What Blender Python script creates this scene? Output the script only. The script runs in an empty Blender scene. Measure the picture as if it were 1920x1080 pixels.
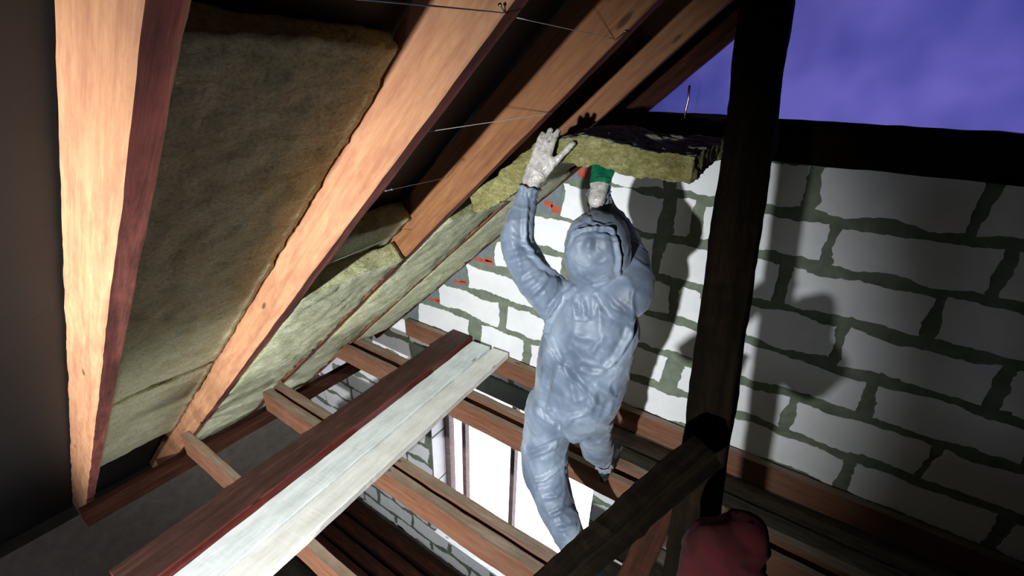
import bpy, bmesh, math, random
import numpy as np
from mathutils import Vector, Matrix, noise
from mathutils.bvhtree import BVHTree
random.seed(7)
S = bpy.context.scene
COL = S.collection

# ------------------------------------------------------------------ camera
CAM = Vector((0, 0, 2.07)); FPX = 843.0
AX = Vector((0.83032462, 0.25321956, -0.49642812))    # world X, Y, -Z in camera axes (right, down, forward)
AY = Vector((0.55649548, -0.3295039, 0.7627188))
AZ = Vector((0.02956032, -0.9095642, -0.41451074))
cam = bpy.data.objects.new('camera', bpy.data.cameras.new('camera')); COL.objects.link(cam)
right = Vector((AX[0], AY[0], AZ[0])); up = -Vector((AX[1], AY[1], AZ[1])); back = -Vector((AX[2], AY[2], AZ[2]))
m = Matrix((right, up, back)).transposed().to_4x4(); m.translation = CAM
cam.matrix_world = m
cam.data.sensor_width = 36; cam.data.lens = 36 * FPX / 1920; cam.data.clip_start = .02
S.camera = cam

# ------------------------------------------------------------------ world, lamp, exposure
w = bpy.data.worlds.new('world'); S.world = w; w.use_nodes = True
bg = w.node_tree.nodes['Background']; bg.inputs[0].default_value = (.90, .88, 1, 1); bg.inputs[1].default_value = 4.0
def spot(name, loc, target, power, size, angle, blend, color):
    l = bpy.data.lights.new(name, 'SPOT'); l.energy = power; l.shadow_soft_size = size
    l.spot_size = math.radians(angle); l.spot_blend = blend; l.color = color
    o = bpy.data.objects.new(name, l); COL.objects.link(o); o.location = loc
    o.rotation_euler = (Vector(target) - Vector(loc)).to_track_quat('-Z', 'Y').to_euler()
    return o
LAMP = Vector((-.15, -2.2, 1.68))
spot('work_lamp', LAMP, (-2.1, 1.6, .42), 1180, .04, 74, .9, (.97, .985, 1))
lo = bpy.data.lights.new('lower_wall_fill', 'AREA'); lo.energy = 14; lo.size = .6; lo.color = (.80, .84, 1)  # unseen fill added to lift the lower block wall
lo = bpy.data.objects.new('lower_wall_fill', lo); COL.objects.link(lo); lo.location = (-1.6, -2.4, -.9)
lo.rotation_euler = (Vector((-2.6, 2.6, -2.2)) - lo.location).to_track_quat('-Z', 'Y').to_euler()
S.view_settings.view_transform = 'Standard'; S.view_settings.look = 'None'
S.view_settings.exposure = 0; S.view_settings.gamma = 1; S.view_settings.use_curve_mapping = False

spot('batt_fill', (.15, -1.3, -.75), (-2.75, 1.35, .1), 260, .25, 48, .7, (1, .98, .93))  # added fill from below, brightens the roof batts
# ------------------------------------------------------------------ survey helpers
def ray(px, py):
    r = Vector((px - 960, py - 540, FPX)); return Vector((r.dot(AX), r.dot(AY), r.dot(AZ)))
def P(px, py, Y):
    r = ray(px, py); return CAM + r * (Y / r.y)
K = .936; CS = math.cos(math.atan(K)); SN = math.sin(math.atan(K))
def roof(X, Y, off=0):           # a point off metres outward of the plane under the rafters, at plane station X
    return Vector((X - SN * off, Y, K * (X + 2.94) + CS * off))

# ------------------------------------------------------------------ object helpers
def link(name, me, mats, parent=None, kind=None):
    o = bpy.data.objects.new(name, me); COL.objects.link(o)
    for mm in (mats if isinstance(mats, (list, tuple)) else [mats]): me.materials.append(mm)
    if parent is not None:
        o.parent = parent
    if kind: o['kind'] = kind
    return o
def tag(o, label, cat, group=None):
    o['label'] = label; o['category'] = cat
    if group: o['group'] = group
    return o
def empty(name, loc):
    o = bpy.data.objects.new(name, None); COL.objects.link(o); o.location = loc; o.empty_display_size = .05
    return o
def mesh_from(name, verts, faces, smooth=False, off=Vector((0, 0, 0))):
    me = bpy.data.meshes.new(name)
    me.from_pydata([tuple(Vector(v) - off) for v in verts], [], faces); me.update()
    if smooth: me.polygons.foreach_set('use_smooth', [True] * len(me.polygons))
    return me
def bm_mesh(name, bm, smooth=False, off=None):
    bmesh.ops.recalc_face_normals(bm, faces=bm.faces)
    if off is not None: bmesh.ops.translate(bm, verts=bm.verts, vec=-Vector(off))
    me = bpy.data.meshes.new(name); bm.to_mesh(me); bm.free()
    if smooth: me.polygons.foreach_set('use_smooth', [True] * len(me.polygons))
    return me
def add_box(bm, lo, hi, mat=0):
    vs = [bm.verts.new((x, y, z)) for x in (lo[0], hi[0]) for y in (lo[1], hi[1]) for z in (lo[2], hi[2])]
    for f in ((0, 1, 3, 2), (4, 6, 7, 5), (0, 4, 5, 1), (2, 3, 7, 6), (0, 2, 6, 4), (1, 5, 7, 3)):
        bm.faces.new([vs[i] for i in f]).material_index = mat
def add_prism(bm, poly, y0, y1, mat=0):   # polygon in X,Z extruded along Y
    a = [bm.verts.new((x, y0, z)) for x, z in poly]; b = [bm.verts.new((x, y1, z)) for x, z in poly]
    n = len(poly); fs = [bm.faces.new(a), bm.faces.new(b[::-1])]
    for i in range(n): fs.append(bm.faces.new((a[i], b[i], b[(i + 1) % n], a[(i + 1) % n])))
    for f in fs: f.material_index = mat
def frame_matrix(origin, xdir, zhint):
    x = Vector(xdir).normalized(); y = Vector(zhint).cross(x).normalized(); z = x.cross(y)
    mm = Matrix((x, y, z)).transposed().to_4x4(); mm.translation = origin; return mm
def nz(p, s): return noise.noise(Vector(p) * s)
def beam(name, p0, p1, wy, hz, zhint, mat, seed=0, rough=.003, seg=.06, parent=None, top_mat=None):
    """sawn timber: length from p0 to p1 (centres), wy wide across, hz deep along zhint"""
    p0, p1 = Vector(p0), Vector(p1); L = (p1 - p0).length
    M = frame_matrix(p0, p1 - p0, zhint)
    n = max(4, int(L / seg)); ch = .004
    prof = []
    a, b = wy / 2, hz / 2
    for sx, sy in ((-1, -1), (1, -1), (1, 1), (-1, 1)):
        c1 = (sx * a, sy * (b - ch)); c2 = (sx * (a - ch), sy * b)
        prof += ([c1, c2] if sx * sy > 0 else [c2, c1])
    # order the eight profile points around
    prof.sort(key=lambda q: math.atan2(q[1] / b, q[0] / a))
    bm = bmesh.new(); rings = []
    for i in range(n + 1):
        x = L * i / n; r = []
        for j, (u, v) in enumerate(prof):
            k = rough
            du = k * nz((x * 3 + seed * 7.3, u * 9, v * 9 + 4), 2.2) + .4 * k * nz((x * 22, seed, j), 1.9)
            dv = k * nz((x * 3 + seed * 3.1, u * 9 + 9, v * 9), 2.2) + (.8 if rough > .0045 else .12) * k * nz((x * 25 + 5, seed, j), 2.1)
            r.append(bm.verts.new((x, u + du, v + dv)))
        rings.append(r)
    for i in range(n):
        for j in range(8):
            f = bm.faces.new((rings[i][j], rings[i + 1][j], rings[i + 1][(j + 1) % 8], rings[i][(j + 1) % 8]))
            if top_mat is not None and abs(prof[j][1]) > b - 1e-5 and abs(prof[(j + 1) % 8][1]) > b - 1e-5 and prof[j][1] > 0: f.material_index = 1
    bm.faces.new(rings[0]); bm.faces.new(rings[-1])
    me = bm_mesh(name, bm)
    mats = [mat] if top_mat is None else [mat, top_mat]
    o = link(name, me, mats, parent)
    o.matrix_world = M
    return o
def tube(name, pts, r, mat, parent=None, n=8):
    bm = bmesh.new(); rings = []
    pts = [Vector(p) for p in pts]
    off = pts[0].copy() if parent is None else parent.location
    for i, p in enumerate(pts):
        d = (pts[min(i + 1, len(pts) - 1)] - pts[max(i - 1, 0)]).normalized()
        s = d.orthogonal().normalized(); t = d.cross(s)
        if rings:   # keep twist small
            s = (sp - d * sp.dot(d)).normalized(); t = d.cross(s)
        sp = s
        rr = r[i] if isinstance(r, (list, tuple)) else r
        rings.append([bm.verts.new(p + (s * math.cos(a) + t * math.sin(a)) * rr) for a in [2 * math.pi * k / n for k in range(n)]])
    for i in range(len(rings) - 1):
        for j in range(n): bm.faces.new((rings[i][j], rings[i][(j + 1) % n], rings[i + 1][(j + 1) % n], rings[i + 1][j]))
    bm.faces.new(rings[0]); bm.faces.new(rings[-1])
    o = link(name, bm_mesh(name, bm, True, off), mat, parent)
    if parent is None: o.location = off
    return o

# ------------------------------------------------------------------ materials
def lin(c): return tuple(((v / 255 / 12.92) if v / 255 <= .04045 else ((v / 255 + .055) / 1.055) ** 2.4) for v in c) + (1,)
class NT:
    def __init__(s, name):
        s.m = bpy.data.materials.new(name); s.m.use_nodes = True; s.t = s.m.node_tree; s.b = s.t.nodes['Principled BSDF']
        s.co = s.t.nodes.new('ShaderNodeTexCoord')
    def n(s, typ, **kw):
        nd = s.t.nodes.new('ShaderNode' + typ)
        for k, v in kw.items():
            if k in nd.inputs: nd.inputs[k].default_value = v
            else: setattr(nd, k, v)
        return nd
    def l(s, a, b): s.t.links.new(a, b)
    def mapping(s, scale, loc=(0, 0, 0)):
        mp = s.n('Mapping'); mp.inputs['Scale'].default_value = scale; mp.inputs['Location'].default_value = loc
        s.l(s.co.outputs['Object'], mp.inputs[0]); return mp.outputs[0]
    def noise(s, vec, scale, detail=5, rough=.6, dist=0):
        nd = s.n('TexNoise'); nd.inputs['Scale'].default_value = scale; nd.inputs['Detail'].default_value = detail
        nd.inputs['Roughness'].default_value = rough; nd.inputs['Distortion'].default_value = dist
        s.l(vec, nd.inputs['Vector']); return nd.outputs['Fac']
    def ramp(s, fac, stops):
        r = s.n('ValToRGB'); s.l(fac, r.inputs[0]); e = r.color_ramp.elements
        while len(e) > 1: e.remove(e[-1])
        e[0].position, e[0].color = stops[0][0], (lin(stops[0][1]) if len(stops[0][1]) == 3 else stops[0][1])
        for p, c in stops[1:]:
            q = e.new(p); q.color = lin(c) if len(c) == 3 else c
        return r.outputs[0]
    def mix(s, fac, a, b, mode='MIX'):
        mx = s.n('Mix', data_type='RGBA', blend_type=mode)
        for sock, v in ((mx.inputs[0], fac), (mx.inputs[6], a), (mx.inputs[7], b)):
            if hasattr(v, 'links'): s.l(v, sock)
            else: sock.default_value = v
        return mx.outputs[2]
    def bump(s, h, strength, dist, prev=None):
        b = s.n('Bump'); b.inputs['Strength'].default_value = strength; b.inputs['Distance'].default_value = dist
        s.l(h, b.inputs['Height'])
        if prev is not None: s.l(prev, b.inputs['Normal'])
        s.l(b.outputs[0], s.b.inputs['Normal']); return b.outputs[0]
    def col(s, c):
        if hasattr(c, 'links'): s.l(c, s.b.inputs['Base Color'])
        else: s.b.inputs['Base Color'].default_value = c
    def rough(s, v): s.b.inputs['Roughness'].default_value = v
BW = ((0, 0, 0, 1), (1, 1, 1, 1))
def wood(name, dark, mid, light, dirt=None, dirt_amt=.5, knots=True, rgh=.62, spread=(.3, .7), spec=.22, bs=1):
    m = NT(name)
    v = m.mapping((1.0, 14, 14)); g = m.noise(v, 2.4, 8, .62, .6)
    v2 = m.mapping((.8, 60, 60)); g2 = m.noise(v2, 1.3, 4, .6)
    c = m.ramp(g, [(spread[0], dark), (.5, mid), (spread[1], light)])
    f2 = m.ramp(g2, [(.35, (222, 222, 222)), (.65, (255, 255, 255))])
    c = m.mix(.5 * bs, c, f2, 'MULTIPLY')
    blot = m.ramp(m.noise(m.mapping((1.2, 5, 5), (3, 1, 2)), 2.2, 5, .6), [(.38, BW[0]), (.62, BW[1])])
    c = m.mix(m.ramp(blot, [(0, (0, 0, 0, 1)), (1, (.22, .22, .22, 1))]), c, lin(dark))
    if knots:
        vo = m.n('TexVoronoi'); vo.inputs['Scale'].default_value = 2.2
        m.l(m.mapping((1, 3.2, 3.2), (.3, .7, .1)), vo.inputs['Vector'])
        kf = m.ramp(vo.outputs['Distance'], [(.0, BW[1]), (.055, (.8, .8, .8, 1)), (.085, BW[0])])
        c = m.mix(kf, c, lin([int(x * .5) for x in dark]))
    if dirt:
        d = m.ramp(m.noise(m.mapping((2, 7, 7), (5, 2, 1)), 3, 8, .7), [(.42, BW[0]), (.62, (dirt_amt,) * 3 + (1,))])
        c = m.mix(d, c, lin(dirt))
    m.b.inputs['Specular IOR Level'].default_value = spec
    m.col(c); m.rough(rgh); b = m.bump(g2, .2 * bs, .002); m.bump(g, .3 * bs, .004, b)
    return m.m
M_RAFTER = wood('rafter_pine', (172, 122, 90), (196, 146, 108), (208, 162, 122), (150, 96, 76), .5)
M_RAFTER2 = wood('rafter_pine_brown_dimmed', (118, 78, 50), (140, 96, 62), (156, 112, 74), (104, 64, 46), .45)  # browner pine, darkened further for the weaker lamp light up there
M_JOIST = wood('joist_red_stain', (98, 64, 48), (120, 80, 58), (136, 96, 72), (120, 92, 76), .6)
M_JTOP = wood('joist_dusty_top', (112, 100, 86), (142, 128, 110), (165, 150, 130), (130, 92, 70), .6)
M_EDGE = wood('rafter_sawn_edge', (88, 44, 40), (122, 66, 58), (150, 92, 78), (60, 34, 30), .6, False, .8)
M_DARKB = wood('dark_stained_board', (58, 38, 32), (76, 51, 44), (94, 66, 56), (52, 32, 28), .7)
M_DARKE = wood('dark_stained_side', (88, 36, 32), (110, 50, 44), (124, 62, 54), (64, 30, 26), .5)
M_WHITEB = wood('whitewashed_board', (222, 230, 229), (234, 240, 238), (242, 246, 244), (180, 192, 192), .5, True, .7, (.3, .7), .2, .35)
M_WHITEC = wood('limewashed_board_warm', (226, 228, 220), (238, 239, 233), (245, 246, 242), (196, 190, 176), .4, True, .7, (.3, .7), .2, .35)
M_OLD = wood('old_timber_shade_dark', (14, 11, 7), (26, 20, 13), (38, 28, 18), (10, 8, 5), .7, False, .9, (.3, .7), .05)  # brace and upright post: the corner's shade is put into this colour
M_OLDB_SHADE = wood('old_brown_or_shaded_timber', (38, 21, 15), (60, 34, 24), (78, 44, 31), (30, 18, 13), .6, False, .9, (.3, .7), .08)  # old brown wood; on the last rafter it stands for shade
M_GREYP = wood('grey_deck_plank', (92, 86, 76), (122, 116, 104), (148, 142, 130), (70, 62, 54), .6)
M_FRAMEW = wood('window_frame_wood', (96, 80, 78), (122, 104, 100), (140, 122, 118), None, 0, False, .5)
def plain(name, c, rgh=.8, metal=0):
    m = NT(name); m.col(lin(c)); m.rough(rgh); m.b.inputs['Metallic'].default_value = metal; return m.m
def speckled(name, stops, scale=12, rgh=.9, bump=.3, bscale=60, bd=.004):
    m = NT(name); v = m.mapping((1, 1, 1))
    m.col(m.ramp(m.noise(v, scale, 8, .65), stops)); m.rough(rgh); m.bump(m.noise(v, bscale, 6, .7), bump, bd); return m.m
M_BLOCK = speckled('aerated_block', [(.3, (222, 226, 228)), (.6, (234, 237, 238))], 6, .9, .25, 120, .002)
M_MORTAR = speckled('grey_mortar', [(.3, (92, 104, 88)), (.5, (112, 122, 106)), (.7, (128, 138, 120))], 14, .9, .5, 45, .006)
M_MORTARB = speckled('blue_grey_mortar', [(.3, (96, 108, 112)), (.7, (122, 134, 136))], 12, .9, .4, 50, .004)
M_BRICK = speckled('orange_brick', [(.3, (146, 66, 46)), (.6, (184, 90, 64)), (.8, (190, 128, 106))], 18, .9, .4, 60, .004)
M_LINTEL = speckled('dark_concrete', [(.3, (96, 112, 106)), (.7, (122, 136, 130))], 9, .85, .3, 50, .003)
M_MEMB = speckled('black_roof_membrane', [(.3, (7, 7, 7)), (.7, (14, 13, 12))], 8, .6, .3, 20, .004)
M_DARKWALL = speckled('grey_brown_masonry', [(.3, (96, 90, 82)), (.7, (120, 112, 102))], 8)  # even grey-brown speckle for the outer walls
M_FLOOR = speckled('dusty_floor', [(.3, (44, 38, 32)), (.7, (66, 58, 48))], 5)
M_STEEL = plain('steel_nail', (170, 172, 176), .35, 1)
M_STRING = plain('grey_string', (215, 215, 210), .7)
M_BOOT = speckled('dark_green_boot', [(.3, (16, 34, 34)), (.7, (24, 48, 48))], 10, .45, .2, 40, .002)
M_SOLE = speckled('boot_sole', [(.3, (48, 50, 42)), (.7, (70, 70, 58))], 10, .8)
M_RED = speckled('red_fabric', [(.3, (52, 3, 7)), (.7, (86, 5, 11))], 9, .95, .4, 60, .003)  # red darkened to hold the shade of its corner
def wool_mat(name, stops, ds):
    m = NT(name); v = m.mapping((1, 1, 1))
    c = m.ramp(m.noise(v, 11, 9, .72, .4), stops)
    c2 = m.ramp(m.noise(m.mapping((1, 1, 1), (4, 1, 7)), 3.2, 4, .6), [(.56, BW[0]), (.74, (.55, .55, .55, 1))])
    c = m.mix(c2, c, lin((158, 132, 74)))
    sp = m.ramp(m.noise(v, 95, 4, .7), [(.3, (150, 150, 130)), (.55, (255, 255, 255))])
    c = m.mix(.6, c, sp, 'MULTIPLY')
    m.col(c); m.rough(1); b = m.bump(m.noise(v, 130, 6, .8), 1, .006)
    m.bump(m.noise(m.mapping((1, 1, 2.2)), 30, 6, .7, .8), 1, .018 * ds, b); m.b.inputs['Specular IOR Level'].default_value = .1
    return m.m
M_WOOL = wool_mat('mineral_wool_edge', [(.28, (116, 112, 64)), (.44, (158, 154, 98)), (.58, (186, 182, 124)), (.75, (216, 212, 158))], 1)
M_WOOLB = wool_mat('wool_bay_edge_brightened', [(.28, (160, 162, 112)), (.44, (200, 202, 150)), (.58, (218, 220, 172)), (.75, (236, 238, 200))], 1)  # brighter copy of the wool edge, light put into the colour
M_WOOLF = wool_mat('mineral_wool_face', [(.28, (176, 180, 144)), (.44, (204, 208, 174)), (.58, (216, 219, 188)), (.75, (226, 228, 200))], .6)
def suit_mat(name, k=1.0):
    m = NT(name); v = m.mapping((1, 1, 1))
    big = m.ramp(m.noise(v, 4.5, 3, .5, .4), [(.35, (76, 89, 106)), (.5, (102, 116, 134)), (.68, (140, 153, 168))])
    m.col(big); m.rough(.5)
    m.b.inputs['Specular IOR Level'].default_value = .5
    m.b.inputs['Sheen Weight'].default_value = .15
    b = m.bump(m.noise(v, 260, 2, .5), .12, .001)
    rd = m.n('TexNoise'); rd.inputs['Scale'].default_value = 9; rd.inputs['Detail'].default_value = 3; rd.inputs['Distortion'].default_value = 1.4
    rd.noise_type = 'RIDGED_MULTIFRACTAL'; m.l(v, rd.inputs['Vector'])
    m.bump(rd.outputs['Fac'], .35, .006, b)
    return m.m
M_SUIT = suit_mat('white_blue_nonwoven')
def glove_mat():
    m = NT('knit_glove_white'); v = m.mapping((1, 1, 1))
    m.col(m.ramp(m.noise(v, 30, 6, .6), [(.3, (150, 145, 138)), (.6, (206, 202, 196))])); m.rough(.5)
    m.b.inputs['Coat Weight'].default_value = .7; m.b.inputs['Coat Roughness'].default_value = .12
    m.bump(m.noise(v, 55, 5, .7, 1.5), .8, .006); return m.m
M_GLOVE = glove_mat()
def green_mat():
    m = NT('green_latex_coating'); v = m.mapping((1, 1, 1))
    m.col(m.ramp(m.noise(v, 40, 4, .6), [(.3, (0, 78, 52)), (.7, (16, 118, 82))])); m.rough(.3)
    m.b.inputs['Coat Weight'].default_value = .6; m.bump(m.noise(v, 80, 5, .7, 1), .6, .004); return m.m
M_GREEN = green_mat()
M_SKIN = speckled('skin', [(.3, (186, 122, 100)), (.7, (204, 142, 118))], 20, .55, .1, 90, .001)
def film_mat():
    m = NT('sky_tint_film'); t = m.t; out = t.nodes['Material Output']
    tr = m.n('BsdfTranslucent'); tr.inputs[0].default_value = lin((170, 170, 215))
    df = m.n('BsdfDiffuse'); df.inputs[0].default_value = lin((50, 52, 84))
    mx = m.n('MixShader'); mx.inputs[0].default_value = .5
    v = m.mapping((1, 1, 1)); g = m.ramp(m.noise(v, 1.6, 3, .5), [(.35, (122, 132, 194)), (.65, (176, 172, 228))])
    m.l(g, tr.inputs[0])
    m.l(df.outputs[0], mx.inputs[1]); m.l(tr.outputs[0], mx.inputs[2]); m.l(mx.outputs[0], out.inputs[0]); return m.m
M_FILM = film_mat()
def glass_mat():
    m = NT('window_glass'); out = m.t.nodes['Material Output']
    tr = m.n('BsdfTransparent'); gl = m.n('BsdfGlossy'); gl.inputs['Roughness'].default_value = .03
    mx = m.n('MixShader'); mx.inputs[0].default_value = .06
    m.l(tr.outputs[0], mx.inputs[1]); m.l(gl.outputs[0], mx.inputs[2]); m.l(mx.outputs[0], out.inputs[0]); return m.m
M_GLASS = glass_mat()

# ------------------------------------------------------------------ the setting
WY = 2.66; RIDGE = .55
def zroof(X, off=0): return K * (X + 2.94) + off / CS
# roof skins
def roof_slab(name, pts, th):
    bm = bmesh.new()
    add_prism(bm, pts, -4.05, 3.75); return link(name, bm_mesh(name, bm), M_MEMB, kind='structure')
zr = zroof(RIDGE, .215)
roof_slab('ceiling_left', [(-5.6, zroof(-5.6, .215)), (RIDGE, zr), (RIDGE, zr + .08), (-5.6, zroof(-5.6, .215) + .08)], 0)
xr = 2 * RIDGE + 5.6
roof_slab('ceiling_right', [(xr, zroof(-5.6, .215)), (RIDGE, zr), (RIDGE, zr + .08), (xr, zroof(-5.6, .215) + .08)], 0)
# gable wall with blocks, mortar and brick infill
OX0, OX1, OZ0, OZ1 = -2.70, -.86, -2.86, -.47
ZT = 1.765; FZ = -3.3
def roof_top(X): return min(ZT, zroof(X, .205), K * ((2 * RIDGE - X) + 2.94) + .28)
bm = bmesh.new()
XL = -5.0; XR = 2 * RIDGE + 5.0
xt = ZT / K - 2.94 - .28 / K
add_prism(bm, [(XL, FZ), (OX0, FZ), (OX0, zroof(OX0, .205)), (-3.85, zroof(-3.85, .205)), (-3.85, zroof(-3.85, -.02)), (XL, zroof(XL, -.02))], WY, WY + .3)
add_prism(bm, [(OX0, FZ), (OX1, FZ), (OX1, OZ0), (OX0, OZ0)], WY, WY + .3)
add_prism(bm, [(OX0, OZ1), (OX1, OZ1), (OX1, ZT), (xt, ZT), (OX0, zroof(OX0, .205))], WY, WY + .3)
add_prism(bm, [(OX1, FZ), (XR, FZ), (XR, -1.7), (2 * RIDGE - xt, ZT), (OX1, ZT)], WY, WY + .3)
for z0, z1 in ((OZ0 + .04, -2.1), (-2.07, -1.43), (-1.4, -.75), (-.72, OZ1 - .01)):
    add_box(bm, (OX0 - .01, WY + .006, z0), (OX0 + .006, WY + .2, z1), 1); add_box(bm, (OX1 - .006, WY + .006, z0), (OX1 + .01, WY + .2, z1), 1)
def block(x0, x1, z0, z1, mat, seed, amp=.012, proud=.003):
    per = []
    nx = max(2, int((x1 - x0) / .018)); nzv = max(2, int((z1 - z0) / .018))
    for i in range(nx): per.append((x0 + (x1 - x0) * i / nx, z0))
    for i in range(nzv): per.append((x1, z0 + (z1 - z0) * i / nzv))
    for i in range(nx): per.append((x1 - (x1 - x0) * i / nx, z1))
    for i in range(nzv): per.append((x0, z1 - (z1 - z0) * i / nzv))
    out = []
    for x, z in per:
        p = Vector((x, z, seed * 3.7))
        dx = amp * (noise.noise(p * 6) * 1.9 + noise.noise(p * 34) * .7 + noise.noise(p * 90) * .35)
        dz = amp * (noise.noise(p * 5 + Vector((9, 4, 1))) * 2.3 + noise.noise(p * 30 + Vector((3, 3, 3))) * .7 + noise.noise(p * 95) * .35)
        out.append((x + dx, z + dz))
    y0 = WY + .01; y1 = WY - proud
    add_prism(bm, out, y1, y0, mat)
C0 = .227; PT = .2575
rows = {0: [(-3.02, -2.82), (-2.77, -2.165), (-2.03, -1.6), (-1.53, -.86), (-.80, -.12), (-.07, .55)],
        1: [(-2.485, -1.855), (-1.765, -1.2), (-1.12, -.51), (-.40, .2)],
        2: [(-2.175, -1.53), (-1.45, -.86), (-.79, -.15), (-.1, .5)],
        3: [(-1.90, -1.32), (-1.24, -.555), (-.49, -.375), (-.31, .3)],
        4: [(-1.575, -1.2), (-1.14, -.72), (-.645, -.03)],
        5: [(-1.35, -1.155), (-1.09, -.69), (-.625, -.53), (-.46, .12)],
        6: [(-1.08, -.72), (-.64, -.02)]}
seed = 0
for k in range(-14, 7):
    z1 = C0 + PT * k; z0 = z1 - PT
    a, b = z0 + .027, z1 - .027
    if k == 6: b = ZT - .01
    if a < FZ: a = FZ + .01
    if k in rows:
        xs = list(rows[k]); x = xs[-1][1] + .06
    else:
        xs = []; x = max(XL + .05, (a / K - 2.94) + (.0 if k > -8 else 0)); x += (.3 if k % 2 else 0)
        if x > XL + .3: xs.append((x - .28, x - .03))
    while x < XR - .4:
        xs.append((x, x + .57)); x += .62
    for x0, x1 in xs:
        seed += 1
        zc = zroof(x0, .19) if (x0 < 0) else K * (2 * RIDGE - x1 + 2.94) + .2
        if b > zc + .001 and k not in rows: continue
        if b > zc: continue
        # cut around the window opening
        segs = [(x0, x1)]
        if a < OZ1 + .2 and b > OZ0:
            segs = []
            if x0 < OX0: segs.append((x0, min(x1, OX0 - .004)))
            if x1 > OX1: segs.append((max(x0, OX1 + .004), x1))
        for s0, s1 in segs:
            if s1 - s0 > .06: block(s0, s1, a, b, 1, seed, amp=.015 if k >= 0 else .018)
for x0, x1, z0, z1 in [(-1.255, -1.18, 1.535, 1.6), (-1.49, -1.42, 1.31, 1.345), (-1.43, -1.355, 1.275, 1.325), (-2.10, -1.92, .765, .80), (-1.99, -1.92, .79, .82),
                       (-2.32, -2.19, .52, .55), (-2.24, -2.185, .545, .57), (-2.62, -2.49, .255, .285), (-2.55, -2.49, .28, .305), (-2.9, -2.86, .06, .1), (-1.75, -1.65, 1.05, 1.085)]:
    seed += 1; block(x0, x1, z0, z1, 2, seed, amp=.007, proud=.003)
for k in range(0, 7):   # blue grey render between the roof edge and the first block of each course
    x1 = rows[k][0 if k else 1][0] - .012; z1 = C0 + PT * k; z0 = z1 - PT
    if z1 > ZT: z1 = ZT - .01
    x0 = z0 / K - 2.94 - .02
    seed += 1
    poly = []
    n = 14
    for i in range(n): poly.append((x0 + (x1 - x0) * i / n, z0 + .006))
    for i in range(8): poly.append((x1 + .008 * nz((seed, i, 0), 1.3), z0 + .006 + (z1 - z0 - .012) * i / 8))
    x00 = min(x1 - .02, z1 / K - 2.94 - .02)
    for i in range(n): poly.append((x1 - (x1 - x00) * i / n, z1 - .006))
    add_prism(bm, poly, WY - .0015, WY + .01, 3)
link('wall_back', bm_mesh('wall_back', bm), [M_MORTAR, M_BLOCK, M_BRICK, M_MORTARB], kind='structure')
def sbox(name, lo, hi, mat):
    bm = bmesh.new(); add_box(bm, lo, hi); return link(name, bm_mesh(name, bm), mat, kind='structure')
sbox('floor', (-5.3, -4.2, FZ - .15), (xr, 3.0, FZ), M_FLOOR)
sbox('wall_left', (-5.3, -4.0, FZ), (-5.0, 2.95, zroof(-5.0, .1)), M_DARKWALL)
sbox('wall_right', (2 * RIDGE + 5.0, -4.0, FZ), (2 * RIDGE + 5.3, 3.0, zroof(-5.0, .2)), M_DARKWALL)
bm = bmesh.new(); add_prism(bm, [(-5.3, FZ), (xr - .3, FZ), (xr - .3, zroof(-5.3, .2)), (RIDGE, zr), (-5.3, zroof(-5.3, .2))], -4.3, -4.0)
link('wall_front', bm_mesh('wall_front', bm), M_DARKWALL, kind='structure')
# lintel over the opening
bm = bmesh.new(); add_box(bm, (OX0 - .15, WY - .03, OZ1), (OX1 + .15, WY - .0055, OZ1 + .2))
link('trim_1', bm_mesh('trim_1', bm), M_LINTEL, kind='structure')
# window
wn = empty('window_1', (OX0, 2.9, OZ0)); wn['kind'] = 'structure'
def wbar(name, lo, hi, mat=M_FRAMEW):
    bm = bmesh.new(); add_box(bm, lo, hi); o = link(name, bm_mesh(name, bm, off=wn.location), mat, wn)
    return o
bm = bmesh.new()
for lo, hi in (((OX0, 2.87, OZ0), (OX0 + .07, 2.95, OZ1)), ((OX1 - .07, 2.87, OZ0), (OX1, 2.95, OZ1)), ((OX0 + .07, 2.87, OZ0), (OX1 - .07, 2.95, OZ0 + .07)), ((OX0 + .07, 2.87, OZ1 - .1), (OX1 - .07, 2.95, OZ1 - .03))): add_box(bm, lo, hi)
link('window_frame', bm_mesh('window_frame', bm, off=wn.location), M_FRAMEW, wn)
for x in (-2.43, -1.80): wbar('mullion', (x - .025, 2.875, OZ0 + .07), (x + .025, 2.94, OZ1 - .1))
for a, b in ((OX0 + .07, -2.455), (-2.405, -1.825), (-1.775, OX1 - .07)): wbar('pane', (a, 2.905, OZ0 + .07), (b, 2.911, OZ1 - .1), M_GLASS)
bm = bmesh.new(); add_box(bm, (OX0, WY - .04, OZ0 - .001), (OX1, 2.87, OZ0 + .03)); link('window_sill', bm_mesh('window_sill', bm, off=wn.location), M_WHITEB, wn)
# tie beam closing the top of the gable wall, and a film added to tint the white sky in the open gable
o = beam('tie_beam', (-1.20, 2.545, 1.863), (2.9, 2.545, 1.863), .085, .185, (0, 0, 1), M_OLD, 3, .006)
tag(o, 'dark horizontal tie beam lying along the top of the block wall', 'beam')
bm = bmesh.new()
def zl(X): return min(zroof(X, .2), K * (2 * RIDGE - X + 2.94) + .26)
nx, nzz = 40, 12; grid = []
for i in range(nx + 1):
    X = -1.3 + (2 * RIDGE + 2.6) * i / nx
    r = []
    for j in range(nzz + 1):
        z = 1.72 + (max(zl(X), 1.74) - 1.72) * j / nzz
        r.append(bm.verts.new((X, 2.86 + .02 * nz((X, z, 1), 2.5) + .006 * nz((X, z, 5), 9), z)))
    grid.append(r)
for i in range(nx):
    for j in range(nzz): bm.faces.new((grid[i][j], grid[i + 1][j], grid[i + 1][j + 1], grid[i][j + 1]))
o = link('tint_film', bm_mesh('tint_film', bm, True), M_FILM); md = o.modifiers.new('t', 'SOLIDIFY'); md.thickness = .002
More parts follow.
